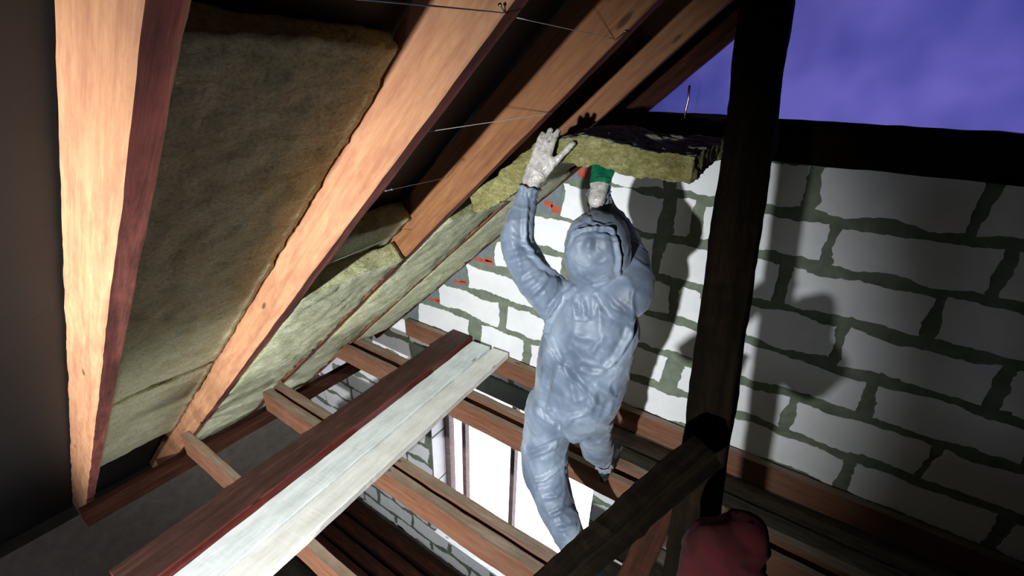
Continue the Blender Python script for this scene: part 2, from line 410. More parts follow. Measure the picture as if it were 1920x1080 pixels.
tag(o, 'blue violet film added to tint the sky in the open gable above the dark tie beam', 'plastic sheet')
o = tube('metal_rod', [P(1284, 222, 2.5), P(1286, 205, 2.5), P(1291, 185, 2.5), P(1293, 160, 2.5)], .006, M_STEEL)
tag(o, 'thin upright metal rod standing on the dark tie beam', 'rod')

# ------------------------------------------------------------------ rafters
RD = .2
nhat = Vector((-SN, 0, CS))
raft_lab = {0: 'orange pine rafter at the far left edge, nearest the camera', 1: 'brightest wide pine rafter with a dark red sawn underside, second nearest the camera',
            2: 'pine rafter just above the raised left glove, with a string knotted near its top', 3: 'pine rafter carrying the shadow of fingers, right behind the raised hand',
            4: 'last rafter, lying against the sloping edge of the white block wall'}
for k, (y0, y1) in enumerate(((.25, .30), (.852, .902), (1.452, 1.502), (2.013, 2.053), (2.60, 2.652))):
    X1 = RIDGE - .12
    p0 = roof(-4.75 if k < 4 else -3.35, (y0 + y1) / 2, RD / 2); p1 = roof(X1, (y0 + y1) / 2, RD / 2)
    # profile's local +z points down into the room so the underside takes the sawn edge material
    o = beam('rafter', p0, p1, y1 - y0, RD, -nhat, (M_RAFTER, M_RAFTER, M_RAFTER2, M_RAFTER2, M_OLDB_SHADE)[k], k + 1, .003, .03, None, M_EDGE)  # last rafter's darker wood stands in for the shade on it
    tag(o, raft_lab[k], 'rafter', 'roof rafters')
# ------------------------------------------------------------------ ceiling joists
JL = [('ceiling_joist', 2.583, 2.643, -2.88, 'red brown joist running along the foot of the white block wall'),
      ('ceiling_joist', 2.060, 2.132, -3.25, 'back plank of the double joist under the right boot, nearer the block wall'),
      ('ceiling_joist', 1.955, 2.002, -3.10, 'front plank of the double joist under the right boot, orange brown face to the camera'),
      ('ceiling_joist', 1.302, 1.367, -2.90, 'back plank of the double joist in front of the bright window, dusty top'),
      ('ceiling_joist', 1.217, 1.282, -2.90, 'front plank of the double joist with a broad orange face, above the lower block wall'),
      ('ceiling_joist', .690, .742, -2.90, 'joist crossing the bottom left corner, nearest the camera')]
for i, (nm, y0, y1, xl, lab) in enumerate(JL):
    o = beam(nm, (xl, (y0 + y1) / 2, -.085), (3.6, (y0 + y1) / 2, -.085), y1 - y0, .168, (0, 0, 1), M_JOIST, 20 + i, .004, .03, None, M_JTOP)
    tag(o, lab, 'joist', 'ceiling joists')
# purlin low down under the rafters on the left
o = beam('purlin', (-3.62, .2, zroof(-3.62) - .13), (-3.62, 2.62, zroof(-3.62) - .13), .07, .14, (0, 0, 1), M_OLDB_SHADE, 41, .004); tag(o, 'dark purlin under the rafters at the left, by the strip of daylight', 'purlin')

# ------------------------------------------------------------------ loose boards across the joists
def board(nm, far, near, zc, wd, th, m1, m2, sd, lab):
    o = beam(nm, (far[0], far[1], zc), (near[0], near[1], zc), wd, th, (0, 0, 1), m1, sd, .0035, .025, None, m2)
    tag(o, lab, 'board', 'loose boards laid across the joists'); return o
board('dark_board', (-2.228, 2.64), (-2.045, .12), .030, .215, .058, M_DARKE, M_DARKB, 51, 'dark red brown stained board, leftmost of the three lying across the joists')
board('pale_board', (-1.986, 2.60), (-1.80, .08), .028, .178, .052, M_WHITEB, M_WHITEB, 52, 'pale whitewashed board in the middle, between the dark board and the other pale board')
board('pale_board', (-1.80, 2.62), (-1.63, .10), .026, .155, .05, M_WHITEC, M_WHITEC, 53, 'pale whitewashed board on the right, its chipped end nearest the worker')

# ------------------------------------------------------------------ mineral wool batts
def batt(pts_fn, nu, nv, nw, seed, lab, amp=.010, group='insulation batts in the roof'):
    """box lattice mapped by pts_fn(u,v,w); surface only"""
    idx = {}; verts = []; faces = []
    def vid(i, j, k):
        key = (i, j, k)
        if key not in idx:
            p = pts_fn(i / nu, j / nv, k / nw)
            q = p + Vector((seed * 5.1, 0, 0))
            d = Vector((noise.noise(q * 14), noise.noise(q * 14 + Vector((7, 0, 0))), noise.noise(q * 14 + Vector((0, 7, 0)))))
            d2 = Vector((noise.noise(q * 60), noise.noise(q * 60 + Vector((7, 0, 0))), noise.noise(q * 60 + Vector((0, 7, 0)))))
            d0 = Vector((noise.noise(q * 4), .2 * noise.noise(q * 4 + Vector((7, 0, 0))), noise.noise(q * 4 + Vector((0, 7, 0)))))
            idx[key] = len(verts); verts.append(p + d * amp + d2 * amp * .55 + d0 * amp * 1.2)
        return idx[key]
    for i in range(nu):
        for j in range(nv):
            for k, fl in ((0, 0), (nw, 1)):
                q = [vid(i, j, k), vid(i + 1, j, k), vid(i + 1, j + 1, k), vid(i, j + 1, k)]; faces.append(q if fl else q[::-1])
    for i in range(nu):
        for k in range(nw):
            for j, fl in ((0, 0), (nv, 1)):
                q = [vid(i, j, k), vid(i, j, k + 1), vid(i + 1, j, k + 1), vid(i + 1, j, k)]; faces.append(q if fl else q[::-1])
    for j in range(nv):
        for k in range(nw):
            for i, fl in ((0, 0), (nu, 1)):
                q = [vid(i, j, k), vid(i, j + 1, k), vid(i, j + 1, k + 1), vid(i, j, k + 1)]; faces.append(q if fl else q[::-1])
    off = pts_fn(.5, .5, .5)
    me = mesh_from('insulation_batt', verts, faces, True, off)
    for q in range(2 * nu * nv): me.polygons[q].material_index = 1
    bm = bmesh.new(); bm.from_mesh(me); bmesh.ops.recalc_face_normals(bm, faces=bm.faces); bm.to_mesh(me); bm.free()
    o = link('insulation_batt', me, [M_WOOL if group is None else M_WOOLB, M_WOOLF]); o.location = off
    return tag(o, lab, 'insulation', group)
def bay(X0, X1, y0, y1, o0, o1, seed, lab, bulge=.015, amp=.008, res=.022, skew=0):
    def f(u, v, w):
        X = X0 + (X1 - X0) * u + skew * (v - .5) * (u)
        Y = y0 + (y1 - y0) * v
        edge = math.sin(math.pi * v) * math.sin(math.pi * min(1, max(0, u)) ) ** .3
        off = o0 + (o1 - o0) * w - bulge * edge * (1 - w)
        return roof(X, Y, off)
    n = max(6, int(abs(X1 - X0) / CS / res)); batt(f, n, max(6, int((y1 - y0) / res)), 4, seed, lab, amp)
B = bay
B(-2.35, -.775, .315, .838, .145, .198, 1, 'recessed wool batt in the top left corner, left of the brightest rafter', .0, .009)
B(-3.55, -2.40, .315, .838, .145, .198, 2, 'recessed wool batt at the left edge, below the top left batt', .0, .009)
B(-2.6, -1.44, .915, 1.440, .105, .198, 3, 'recessed outer wool batt between the two big rafters, showing above the thick one', .015, .009)
B(-3.85, -2.64, .915, 1.440, .105, .198, 4, 'outer wool batt low in the bay between the two big rafters, behind the thick batts', .0, .009)
B(-2.62, -1.60, .915, 1.440, .0, .098, 5, 'thick pale wool batt with a torn lit end, beside the bottom of the brightest rafter', .02, .011, skew=.04)
B(-3.85, -2.66, .915, 1.440, .01, .098, 6, 'thick pale wool batt at the left edge, below the torn lit one', .01, .011)
B(-2.48, -1.34, 1.518, 1.995, .0, .1, 7, 'wool batt left of the raised sleeve, just below the held batt', .02, .010)
B(-3.62, -2.52, 1.518, 1.995, .008, .1, 8, 'lower wool batt left of the raised sleeve, over the end of the orange joist', .012, .010)
B(-4.7, -3.66, 1.518, 1.995, .01, .1, 9, 'lowest wool batt at the left edge, above the strip of daylight', .005, .010)
B(-2.10, -1.27, 2.07, 2.592, .0, .1, 10, 'wool batt in the last bay, beside the upper edge of the block wall', .02, .009)
B(-3.05, -2.14, 2.07, 2.592, .0, .1, 11, 'lowest wool batt beside the block wall, ending above the joist', .03, .010)
# the batt being lifted into place
cen = [(-1.215, 1.592), (-1.14, 1.628), (-1.05, 1.685), (-.96, 1.768), (-.875, 1.832), (-.79, 1.857), (-.70, 1.860), (-.60, 1.856), (-.49, 1.846), (-.40, 1.842), (-.325, 1.843)]
def cline(u):
    t = u * (len(cen) - 1); i = min(int(t), len(cen) - 2); t -= i
    def g(k): return Vector((cen[max(0, min(k, len(cen) - 1))][0], 0, cen[max(0, min(k, len(cen) - 1))][1]))
    p0, p1, p2, p3 = g(i - 1), g(i), g(i + 1), g(i + 2)
    p = .5 * ((2 * p1) + (p2 - p0) * t + (2 * p0 - 5 * p1 + 4 * p2 - p3) * t * t + (3 * p1 - p0 - 3 * p2 + p3) * t ** 3)
    d = (g(i + 1) - g(i - 0)).normalized(); return p, d
def heldf(u, v, w):
    p, d = cline(u); n = Vector((-d.z, 0, d.x))
    a, b = cline(max(0, u - .04))[0], cline(min(1, u + .04))[0]; d = (b - a).normalized(); n = Vector((-d.z, 0, d.x))
    y = 1.522 + .46 * v
    th = .090 - .014 * max(0, u - .5)
    return Vector((p.x, y, p.z + .012 * v)) + n * (w - .5) * th
batt(heldf, 110, 40, 12, 12, 'bent wool batt the worker is holding up above the head', .014, None)
# droopy shreds
# ------------------------------------------------------------------ strings and nails
def twine(p0, p1, sag, lab, r=.0011):
    p0, p1 = Vector(p0), Vector(p1); pts = []
    for i in range(13):
        t = i / 12; p = p0.lerp(p1, t); p.z -= sag * 4 * t * (1 - t); pts.append(p)
    o = tube('twine', pts, r, M_STRING, None, 6); tag(o, lab, 'string', 'strings across the rafters'); return o
def Pr(px, py, Y): return P(px, py, Y)
twine(P(640, -5, .30), P(945, 24, .85), .0, 'thin grey string along the very top, running to the brightest rafter')
twine(P(968, 33, .905), P(1152, 73, 1.450), .0, 'thin string between the tops of the two big rafters, tied to a nail')
twine(P(795, 248, .904), P(1035, 212, 1.449), .0, 'thin string halfway down between the two big rafters')
twine(P(722, 358, .904), P(838, 333, 1.449), .0, 'short string low between the two big rafters, with a shiny nail at its left end')
twine(P(612, 496, .904), P(772, 430, 1.449), .0, 'lowest string, over the torn end of the thick wool batt')
def nail(px, py, Y, lab, px2, py2, Y2):
    a, b = P(px, py, Y), P(px2, py2, Y2); d = (b - a).normalized()
    o = tube('nail', [a, a + d * .002, a + d * .0021, b], [.004, .004, .0016, .0013], M_STEEL, None, 10)
    tag(o, lab, 'nail', 'nails in the rafters')
nail(735, 355, .93, 'shiny nail low on the brightest rafter, holding a short string', 722, 359, .9)
nail(1173, 58, 1.43, 'bent nail at the top of the second big rafter with a string knotted on it', 1150, 78, 1.455)
nail(937, 8, .83, 'nail near the top of the brightest rafter where the string is tied', 948, 26, .856)

# ------------------------------------------------------------------ planks below: deck on the right and planks on the lower floor
zd = -.205
for i, (y0, y1, xa) in enumerate(((2.44, 2.62, -.85), (2.235, 2.425, -.62), (2.035, 2.22, -.58), (1.84, 2.02, -.50), (1.64, 1.825, -.52), (1.435, 1.62, -.50), (1.235, 1.42, -.50), (1.03, 1.22, -.48), (.83, 1.015, -.48))):
    o = beam('deck_plank', (xa, (y0 + y1) / 2, zd + .012), (2.4, (y0 + y1) / 2, zd + .012), y1 - y0 - .003, .024, (0, 0, 1), M_GREYP, 60 + i, .0025, .05)
    tag(o, 'grey deck plank at the right, %s' % ['nearest the foot of the block wall', 'second out from the block wall', 'third out from the block wall, beyond the right boot', 'just below the right boot', 'first this side of the right boot', 'between the right boot and the left boot', 'beneath the left boot', 'just in front of the left boot', 'nearest the camera, beside the red cloth'][i], 'plank', 'deck planks')
for i, (y, z, xa, xb) in enumerate(((2.47, FZ + .05, -4.6, -1.2), (2.27, FZ + .05, -4.7, -1.0), (2.08, FZ + .05, -4.5, -1.3), (1.90, FZ + .05, -4.7, -.9), (1.70, FZ + .05, -4.6, -1.0))):
    o = beam('floor_plank', (xa, y, z), (xb, y, z), .13, .09, (0, 0, 1), M_OLDB_SHADE, 80 + i, .006, .08)
    tag(o, 'dark plank lying on the lower floor, %s' % ['against the lower block wall', 'second from the lower block wall', 'middle one of the five', 'fourth from the lower block wall', 'farthest from the lower block wall'][i], 'plank', 'planks on the lower floor')

# ------------------------------------------------------------------ near timbers at the bottom right
def drop(a, b, z): return b + (a - b) * ((b.z - z) / (b.z - a.z))      # carry a timber's lower end on to height z
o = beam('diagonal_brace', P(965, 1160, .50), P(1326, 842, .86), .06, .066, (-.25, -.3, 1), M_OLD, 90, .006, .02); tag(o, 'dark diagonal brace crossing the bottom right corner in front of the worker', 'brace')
o = beam('slanted_post', drop(P(1140, 1178, .90), P(1270, 895, 1.16), -.175), P(1270, 895, 1.16), .076, .06, (0, -1, 0), M_OLDB_SHADE, 91, .005, .02); tag(o, 'brown slanted post behind the diagonal brace', 'post')
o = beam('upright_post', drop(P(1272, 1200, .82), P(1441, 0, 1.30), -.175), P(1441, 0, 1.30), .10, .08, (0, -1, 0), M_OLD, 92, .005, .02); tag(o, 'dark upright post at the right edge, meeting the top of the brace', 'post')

# ------------------------------------------------------------------ union helper
def shells_to_mesh(bm, voxel, smooth_it=4, sf=.5):
    bmesh.ops.recalc_face_normals(bm, faces=bm.faces)
    me = bpy.data.meshes.new('tmp'); bm.to_mesh(me); bm.free()
    o = bpy.data.objects.new('tmp', me); COL.objects.link(o)
    r = o.modifiers.new('r', 'REMESH'); r.mode = 'VOXEL'; r.voxel_size = voxel
    if smooth_it:
        s = o.modifiers.new('s', 'SMOOTH'); s.factor = sf; s.iterations = smooth_it
    dg = bpy.context.evaluated_depsgraph_get(); dg.update()
    out = bpy.data.meshes.new_from_object(o.evaluated_get(dg))
    bpy.data.objects.remove(o); bpy.data.meshes.remove(me)
    out.materials.clear()
    return out
def ell(bm, chain, side, n=24, capn=4):
    """chain of (pos, a, b): a along side, b across; closed with rounded ends"""
    pts = [Vector(c[0]) for c in chain]; full = []
    # resample with catmull
    def at(t):
        i = min(int(t), len(pts) - 2); u = t - i
        g = lambda k: pts[max(0, min(k, len(pts) - 1))]
        r = lambda k: Vector((chain[max(0, min(k, len(pts) - 1))][1], chain[max(0, min(k, len(pts) - 1))][2], 0))
        def cr(p0, p1, p2, p3): return .5 * ((2 * p1) + (p2 - p0) * u + (2 * p0 - 5 * p1 + 4 * p2 - p3) * u * u + (3 * p1 - p0 - 3 * p2 + p3) * u ** 3)
        return cr(g(i - 1), g(i), g(i + 1), g(i + 2)), cr(r(i - 1), r(i), r(i + 1), r(i + 2))
    N = (len(pts) - 1) * 5
    for q in range(N + 1): full.append(at(q / 5))
    rings = []
    def ring(p, d, a, b):
        s = Vector(side) if not callable(side) else side(p)
        s = (s - d * s.dot(d)).normalized(); t = d.cross(s)
        rings.append([bm.verts.new(p + s * (a * math.cos(x)) + t * (b * math.sin(x))) for x in [2 * math.pi * k / n for k in range(n)]])
    d0 = (full[1][0] - full[0][0]).normalized(); d1 = (full[-1][0] - full[-2][0]).normalized()
    p, r = full[0]; e = min(r.x, r.y)
    for k in range(capn, 0, -1):
        an = math.pi / 2 * k / (capn + .3); ring(p - d0 * e * math.sin(an), d0, r.x * math.cos(an), r.y * math.cos(an))
    for i, (p, r) in enumerate(full):
        d = (full[min(i + 1, N)][0] - full[max(i - 1, 0)][0]).normalized(); ring(p, d, r.x, r.y)
    p, r = full[-1]; e = min(r.x, r.y)
    for k in range(1, capn + 1):
        an = math.pi / 2 * k / (capn + .3); ring(p + d1 * e * math.sin(an), d1, r.x * math.cos(an), r.y * math.cos(an))
    for i in range(len(rings) - 1):
        for j in range(n): bm.faces.new((rings[i][j], rings[i][(j + 1) % n], rings[i + 1][(j + 1) % n], rings[i + 1][j]))
    bm.faces.new(rings[0][::-1]); bm.faces.new(rings[-1])
def ellipsoid(bm, c, axes, n=16):
    """axes: three orthogonal vectors carrying the semi-axis lengths"""
    c = Vector(c); res = bmesh.ops.create_icosphere(bm, subdivisions=3, radius=1)
    for v in res['verts']: q = v.co.copy(); v.co = c + axes[0] * q.x + axes[1] * q.y + axes[2] * q.z
def hand_shells(bm, W, fdir, pn, side, q=1.0, curls=(.25, .25, .25, .3), thumb=(.9, .5, .5), spread=.10, extra=None, cuff=.05, ls=1.0):
    f = Vector(fdir).normalized(); s = Vector(side); s = (s - f * s.dot(f)).normalized()
    nrm = Vector(pn); nrm = (nrm - f * nrm.dot(f) - s * nrm.dot(s)).normalized()
    ell(bm, [(W - f * cuff, .029 * q, .024 * q), (W, .030 * q, .022 * q), (W + f * .03, .037 * q, .019 * q), (W + f * .065, .042 * q, .017 * q), (W + f * .088, .040 * q, .014 * q)], s, 20)
    L = [(.036, .088, .046, .029, .023), (.012, .094, .050, .032, .024), (-.012, .091, .046, .030, .023), (-.034, .083, .036, .023, .021)]
    for i, (so, root, a, b, c) in enumerate(L):
        a, b, c = a * ls, b * ls, c * ls
        p = W + s * so + f * (root - .016); d = (f + s * spread * (1.5 - i) * .9)
        if extra and i in extra: d = d + s * extra[i][0] + nrm * extra[i][1]
        d.normalize(); ax = d.cross(nrm).normalized()
        ch = [(p, .0105 * q, .0105 * q)]; cur = curls[i]
        p = p + d * .018; ch.append((p, .0112 * q, .0105 * q))
        for L_, k in ((a, .6), (b, 1.0), (c, .8)):
            d = (Matrix.Rotation(cur * k, 3, ax) @ d).normalized()
            if d.dot(nrm) < -.3: d = (Matrix.Rotation(-2 * cur * k, 3, ax) @ d).normalized()
            p = p + d * L_; ch.append((p.copy(), (.0098 - .0006 * len(ch) * .3) * q, .0094 * q))
        ell(bm, ch, s, 12, 3)
    p = W + s * .024 * q + f * .022; d = (s * thumb[0] + f * thumb[1] + nrm * thumb[2]).normalized()
    ch = [(p - d * .008, .014 * q, .013 * q), (p + d * .03, .0135 * q, .0125 * q)]
    p = p + d * .03; d = (d + f * .35).normalized(); p = p + d * .034; ch.append((p.copy(), .011 * q, .0105 * q)); d = (d + f * .2).normalized(); p = p + d * .026; ch.append((p.copy(), .0095 * q, .009 * q))
    ell(bm, ch, nrm, 12, 3)

# ------------------------------------------------------------------ the worker
FOOT = Vector((-.52, 1.62, 0))
person = empty('person', FOOT)
tag(person, 'worker in a pale blue hooded coverall, both arms raised, holding up a wool batt', 'person')
sh = Vector((.86, -.10, .30)).normalized()      # shoulder line, tilted up to the right
hp = Vector((1, -.12, .05)).normalized()
def sidefn(p):
    t = max(0, min(1, (p.z - .8) / .45)); return hp.lerp(sh, t)
CT = [P(1068, 790, 1.53), P(1074, 755, 1.53), P(1088, 700, 1.52), P(1102, 640, 1.51), P(1112, 592, 1.50), P(1118, 556, 1.50)]
LSH, RSH = P(1056, 580, 1.50), P(1176, 545, 1.49)
LARM = [LSH, P(1008, 528, 1.43), P(970, 462, 1.38), P(975, 418, 1.39), P(985, 384, 1.42), P(991, 361, 1.43)]
LW = P(1000, 333, 1.445)
REL = P(1163, 440, 1.70); RW = P(1124, 352, 1.615)
RARM = [RSH, P(1182, 496, 1.59), REL, P(1133, 398, 1.67), P(1125, 368, 1.625)]
LLEG = [P(1036, 765, 1.52), P(1025, 818, 1.51), P(1022, 872, 1.49), P(1038, 935, 1.45), P(1062, 990, 1.41), P(1080, 1028, 1.385)]
RLEG = [P(1108, 768, 1.56), P(1115, 810, 1.66), P(1120, 838, 1.76), P(1129, 856, 1.84), P(1131, 863, 1.87)]
HC = P(1120, 468, 1.50)
FD = Vector((-.30, .86, .42)).normalized()      # where the face looks
HR = FD.cross(Vector((0, 0, 1))).normalized(); HU = HR.cross(FD).normalized()
NECK = P(1118, 535, 1.51)
LF_f, LF_s, LF_n = (P(1028, 285, 1.47) - LW), Vector((1, .1, -.1)), Vector((.0, 1, .1))
RF_f = Vector((-.16, .62, .75)); RF_s = Vector((-1, -.1, -.1)); RF_n = Vector((-.1, -.75, .62))
def body():
    bm = bmesh.new()
    ell(bm, [(P(1068, 745, 1.53), .11, .08), (CT[1], .15, .105), (CT[2], .15, .10), (CT[3], .145, .10), (CT[4], .165, .10), (CT[5], .10, .075)], sidefn)
    ell(bm, [(CT[5], .07, .07), (NECK, .055, .058), (HC - HU * .05, .055, .06)], HR)
    ellipsoid(bm, HC, (HR * .072, FD * .092, HU * .108))
    ellipsoid(bm, HC - HU * .055 + FD * .03, (HR * .052, FD * .055, HU * .055))
    ellipsoid(bm, HC + FD * .098 - HU * .015, (HR * .013, FD * .017, HU * .024))          # nose
    ellipsoid(bm, HC + FD * .086 - HU * .052, (HR * .024, FD * .008, HU * .007))          # lips
    for q in (-1, 1):
        ellipsoid(bm, HC + HR * .074 * q, (HR * .010, FD * .018, HU * .03))               # ears
        ellipsoid(bm, HC + HR * .03 * q + FD * .083 + HU * .022, (HR * .02, FD * .009, HU * .006))   # brow
        ellipsoid(bm, HC + HR * .03 * q + FD * .078 + HU * .002, (HR * .012, FD * .01, HU * .009))   # eyes
    r = [.062, .055, .045, .044, .036, .029]
    ell(bm, [(p, q, q) for p, q in zip(LARM + [LW], r[:4] + [.031, .025, .022])], (0, 1, 0), 16)
    ell(bm, [(p, q, q) for p, q in zip(RARM + [RW], [.055, .05, .035, .034, .027, .022])], (0, 1, 0), 16)
    ell(bm, [(p, q, q) for p, q in zip(LLEG + [Vector((-.475, 1.37, .06))], [.095, .085, .066, .058, .045, .04, .038])], (1, 0, 0), 18)
    ell(bm, [(p, q, q) for p, q in zip(RLEG + [Vector((-.57, 1.93, .07))], [.08, .06, .055, .045, .036, .034])], (1, 0, 0), 18)
    for a, b in ((Vector((-.48, 1.365, .045)), Vector((-.32, 1.32, .035))), (Vector((-.572, 1.93, .045)), Vector((-.60, 2.08, .035)))):
        ell(bm, [(a, .036, .03), (a.lerp(b, .5), .04, .028), (b, .034, .02)], (b - a).cross(Vector((0, 0, 1))), 14)
    hand_shells(bm, LW, LF_f, LF_n, LF_s, .80, **LHK); hand_shells(bm, RW, RF_f, RF_n, RF_s, .80, **RHK)
    me = shells_to_mesh(bm, .0055, 3)
    me.transform(Matrix.Translation(-FOOT)); me.polygons.foreach_set('use_smooth', [True] * len(me.polygons))
    return link('body', me, M_SKIN, person)
LHK = dict(curls=(.10, .22, .26, .30), thumb=(-.15, .45, 1.0), spread=.02, extra={0: (.22, 0), 1: (-.30, 0), 2: (-.34, 0), 3: (-.36, 0)}, ls=.88)
RHK = dict(curls=(.2, .2, .2, .25), thumb=(.25, 1.0, -.25), spread=.08, ls=.95)
body()

def fold_lines(me_world, lines, mesh_bvh):
    out = []
    for amp, wid, pts in lines:
        poly = []
        for i in range(len(pts) - 1):
            for t in np.linspace(0, 1, 7)[:-1]:
                px = pts[i][0] + (pts[i + 1][0] - pts[i][0]) * t; py = pts[i][1] + (pts[i + 1][1] - pts[i][1]) * t
                h = mesh_bvh.ray_cast(CAM, ray(px, py).normalized())
                if h[0] is not None: poly.append(h[0])
        if len(poly) > 1: out.append((amp, wid, np.array([tuple(p) for p in poly])))
    return out
def apply_folds(me, lines, noise_amp, seed, groups=None):
    """push vertices along their normals: drawn creases plus irregular crumple"""
    n = len(me.vertices); co = np.empty(n * 3); me.vertices.foreach_get('co', co); co = co.reshape(-1, 3)
    no = np.empty(n * 3); me.vertices.foreach_get('normal', no); no = no.reshape(-1, 3)
    bvh = BVHTree.FromPolygons([Vector(c) for c in co], [tuple(p.vertices) for p in me.polygons])
    L = fold_lines(None, lines, bvh)
    disp = np.zeros(n)
    for amp, wid, poly in L:
        dmin = np.full(n, 9.); along = np.zeros(n)
        for i in range(len(poly) - 1):
            a, b = poly[i], poly[i + 1]; ab = b - a; l2 = ab.dot(ab) + 1e-9
            if l2 > .02: continue
            t = np.clip(((co - a) @ ab) / l2, 0, 1); d = np.linalg.norm(co - (a + t[:, None] * ab), axis=1)
            m_ = d < dmin; dmin[m_] = d[m_]; along[m_] = (i + t[m_]) / (len(poly) - 1)
        taper = np.sin(np.pi * np.clip(along * .9 + .05, 0, 1)) ** .6
        disp += amp * taper * (np.exp(-(dmin / wid) ** 2) - .45 * np.exp(-((dmin - 1.9 * wid) / wid) ** 2))
    for i in range(n):
        p = Vector(co[i]) + Vector((seed, 0, 0))
        q = Vector((p.x * 1.3 + p.z * .45, p.y * 1.3, p.z * .5))
        n1 = noise.noise(q * 5.5); n2 = noise.noise(Vector((p.x * .6 - p.z * .8, p.y, p.z * .6 + p.x * .8)) * 8 + Vector((9, 2, 4)))
        n3 = noise.noise(Vector((p.x + .4 * p.z, p.y, p.z * 1.3)) * 17)
        msk = min(1, max(0, .35 + 1.8 * noise.noise(p * 3.1 + Vector((4, 4, 4)))))
        disp[i] += noise_amp * (.75 * math.exp(-(n1 / .085) ** 2) + .75 * msk * math.exp(-(n2 / .08) ** 2) + .5 * (1 - msk) * math.exp(-(n3 / .11) ** 2) + .9 * noise.noise(p * 5) + .35 * noise.noise(p * 12))
    co = co + no * disp[:, None]
    me.vertices.foreach_set('co', co.reshape(-1)); me.update()
# coverall
bm = bmesh.new()
ell(bm, [(P(1066, 762, 1.53), .150, .105), (CT[1], .185, .150), (CT[2], .205, .158), (CT[3], .195, .150), (CT[4], .195, .138), (CT[5], .135, .105)], sidefn, 32)
ell(bm, [(LSH + Vector((.05, 0, -.04)), .10, .105), (LARM[0], .088, .095), (LARM[1], .077, .077), (LARM[2], .066, .066), (LARM[3], .056, .056), (LARM[4], .046, .046), (LARM[5], .038, .036)], (0, 1, 0), 22)
ell(bm, [(RSH + Vector((-.04, .01, -.05)), .10, .105), (RARM[0], .080, .09), (RARM[1], .074, .074), (RARM[2], .060, .060), (RARM[3], .049, .049), (RARM[4], .040, .038)], (0, 1, 0), 22)
ell(bm, [(p, q, q * 1.0) for p, q in zip(LLEG, [.124, .112, .112, .095, .078, .060])], (1, 0, 0), 26)
ell(bm, [(p, q, q) for p, q in zip(RLEG, [.108, .080, .084, .060, .044])], (1, 0, 0), 26)
ell(bm, [(CT[5], .10, .09), (NECK + Vector((0, 0, .0)), .082, .08), (HC - HU * .085 - FD * .01, .082, .085)], HR, 24)
me = shells_to_mesh(bm, .0065, 5, .6)
LINES = [
 (.016, .011, [(1078, 540), (1050, 560), (1034, 584), (1025, 622), (1048, 672), (1078, 712), (1108, 742), (1130, 770)]),
 (.014, .012, [(1180, 575), (1186, 600), (1178, 632), (1158, 668), (1135, 692), (1118, 700)]),
 (-.013, .012, [(1092, 686), (1115, 694), (1140, 694), (1162, 690)]),
 (.012, .016, [(1104, 712), (1128, 728), (1150, 742), (1160, 730)]),
 (.010, .014, [(1056, 655), (1068, 700), (1078, 742), (1090, 768)]),
 (-.010, .012, [(1026, 742), (1036, 775), (1048, 798), (1060, 812)]),
 (.009, .010, [(1060, 800), (1072, 782), (1094, 776), (1100, 768)]),
 (.009, .012, [(1118, 725), (1112, 755), (1104, 780)]),
 (-.005, .010, [(1082, 735), (1092, 760), (1102, 770)]),
 (.008, .008, [(1072, 560), (1078, 580), (1076, 598)]), (.010, .008, [(1092, 560), (1096, 580), (1094, 598)]), (-.010, .008, [(1084, 560), (1086, 590)]),
 (-.010, .009, [(1120, 556), (1130, 575), (1146, 590)]), (.009, .009, [(1132, 552), (1150, 575), (1175, 590)]), (.007, .008, [(1110, 560), (1112, 590)]),
 (.008, .01, [(1108, 665), (1116, 650), (1124, 640)]), (.005, .012, [(1080, 628), (1092, 634), (1104, 634)]),
 (.011, .009, [(986, 352), (988, 385), (985, 420), (984, 452), (998, 476), (1018, 498), (1040, 512), (1062, 530), (1082, 540)]),
 (.009, .009, [(950, 478), (975, 470), (1010, 466)]), (-.010, .009, [(952, 492), (980, 484), (1004, 478)]), (.008, .009, [(975, 530), (1000, 515), (1025, 508)]),
 (.007, .010, [(955, 440), (972, 448), (986, 455)]), (.008, .01, [(990, 560), (1012, 540), (1030, 518)]),
 (.009, .010, [(990, 858), (1012, 850), (1040, 838), (1064, 822)]), (-.009, .009, [(1000, 845), (1030, 832), (1060, 818)]),
 (.010, .010, [(994, 902), (1020, 898), (1045, 880), (1066, 862)]), (-.009, .010, [(1004, 912), (1040, 900), (1064, 884)]),
 (.009, .010, [(1020, 934), (1042, 930), (1058, 912)]), (.009, .009, [(1034, 968), (1056, 956), (1076, 950)]), (.010, .010, [(1044, 992), (1062, 990), (1082, 984)]),
 (.008, .010, [(1100, 868), (1122, 876), (1142, 864)]), (.007, .010, [(1096, 822), (1118, 830), (1138, 822)]), (.006, .02, [(1030, 640), (1020, 700), (1010, 760), (1000, 820)]),
 (.008, .016, [(1046, 690), (1040, 735), (1030, 770)]), (-.008, .014, [(1034, 690), (1024, 735), (1020, 770)]), (.007, .012, [(1150, 750), (1140, 775), (1125, 795)]),
]
apply_folds(me, LINES, .0065, 2.0)
me.transform(Matrix.Translation(-FOOT)); me.polygons.foreach_set('use_smooth', [True] * len(me.polygons))
coverall = link('coverall', me, M_SUIT, person)
coverall['label'] = 'pale blue creased disposable coverall'
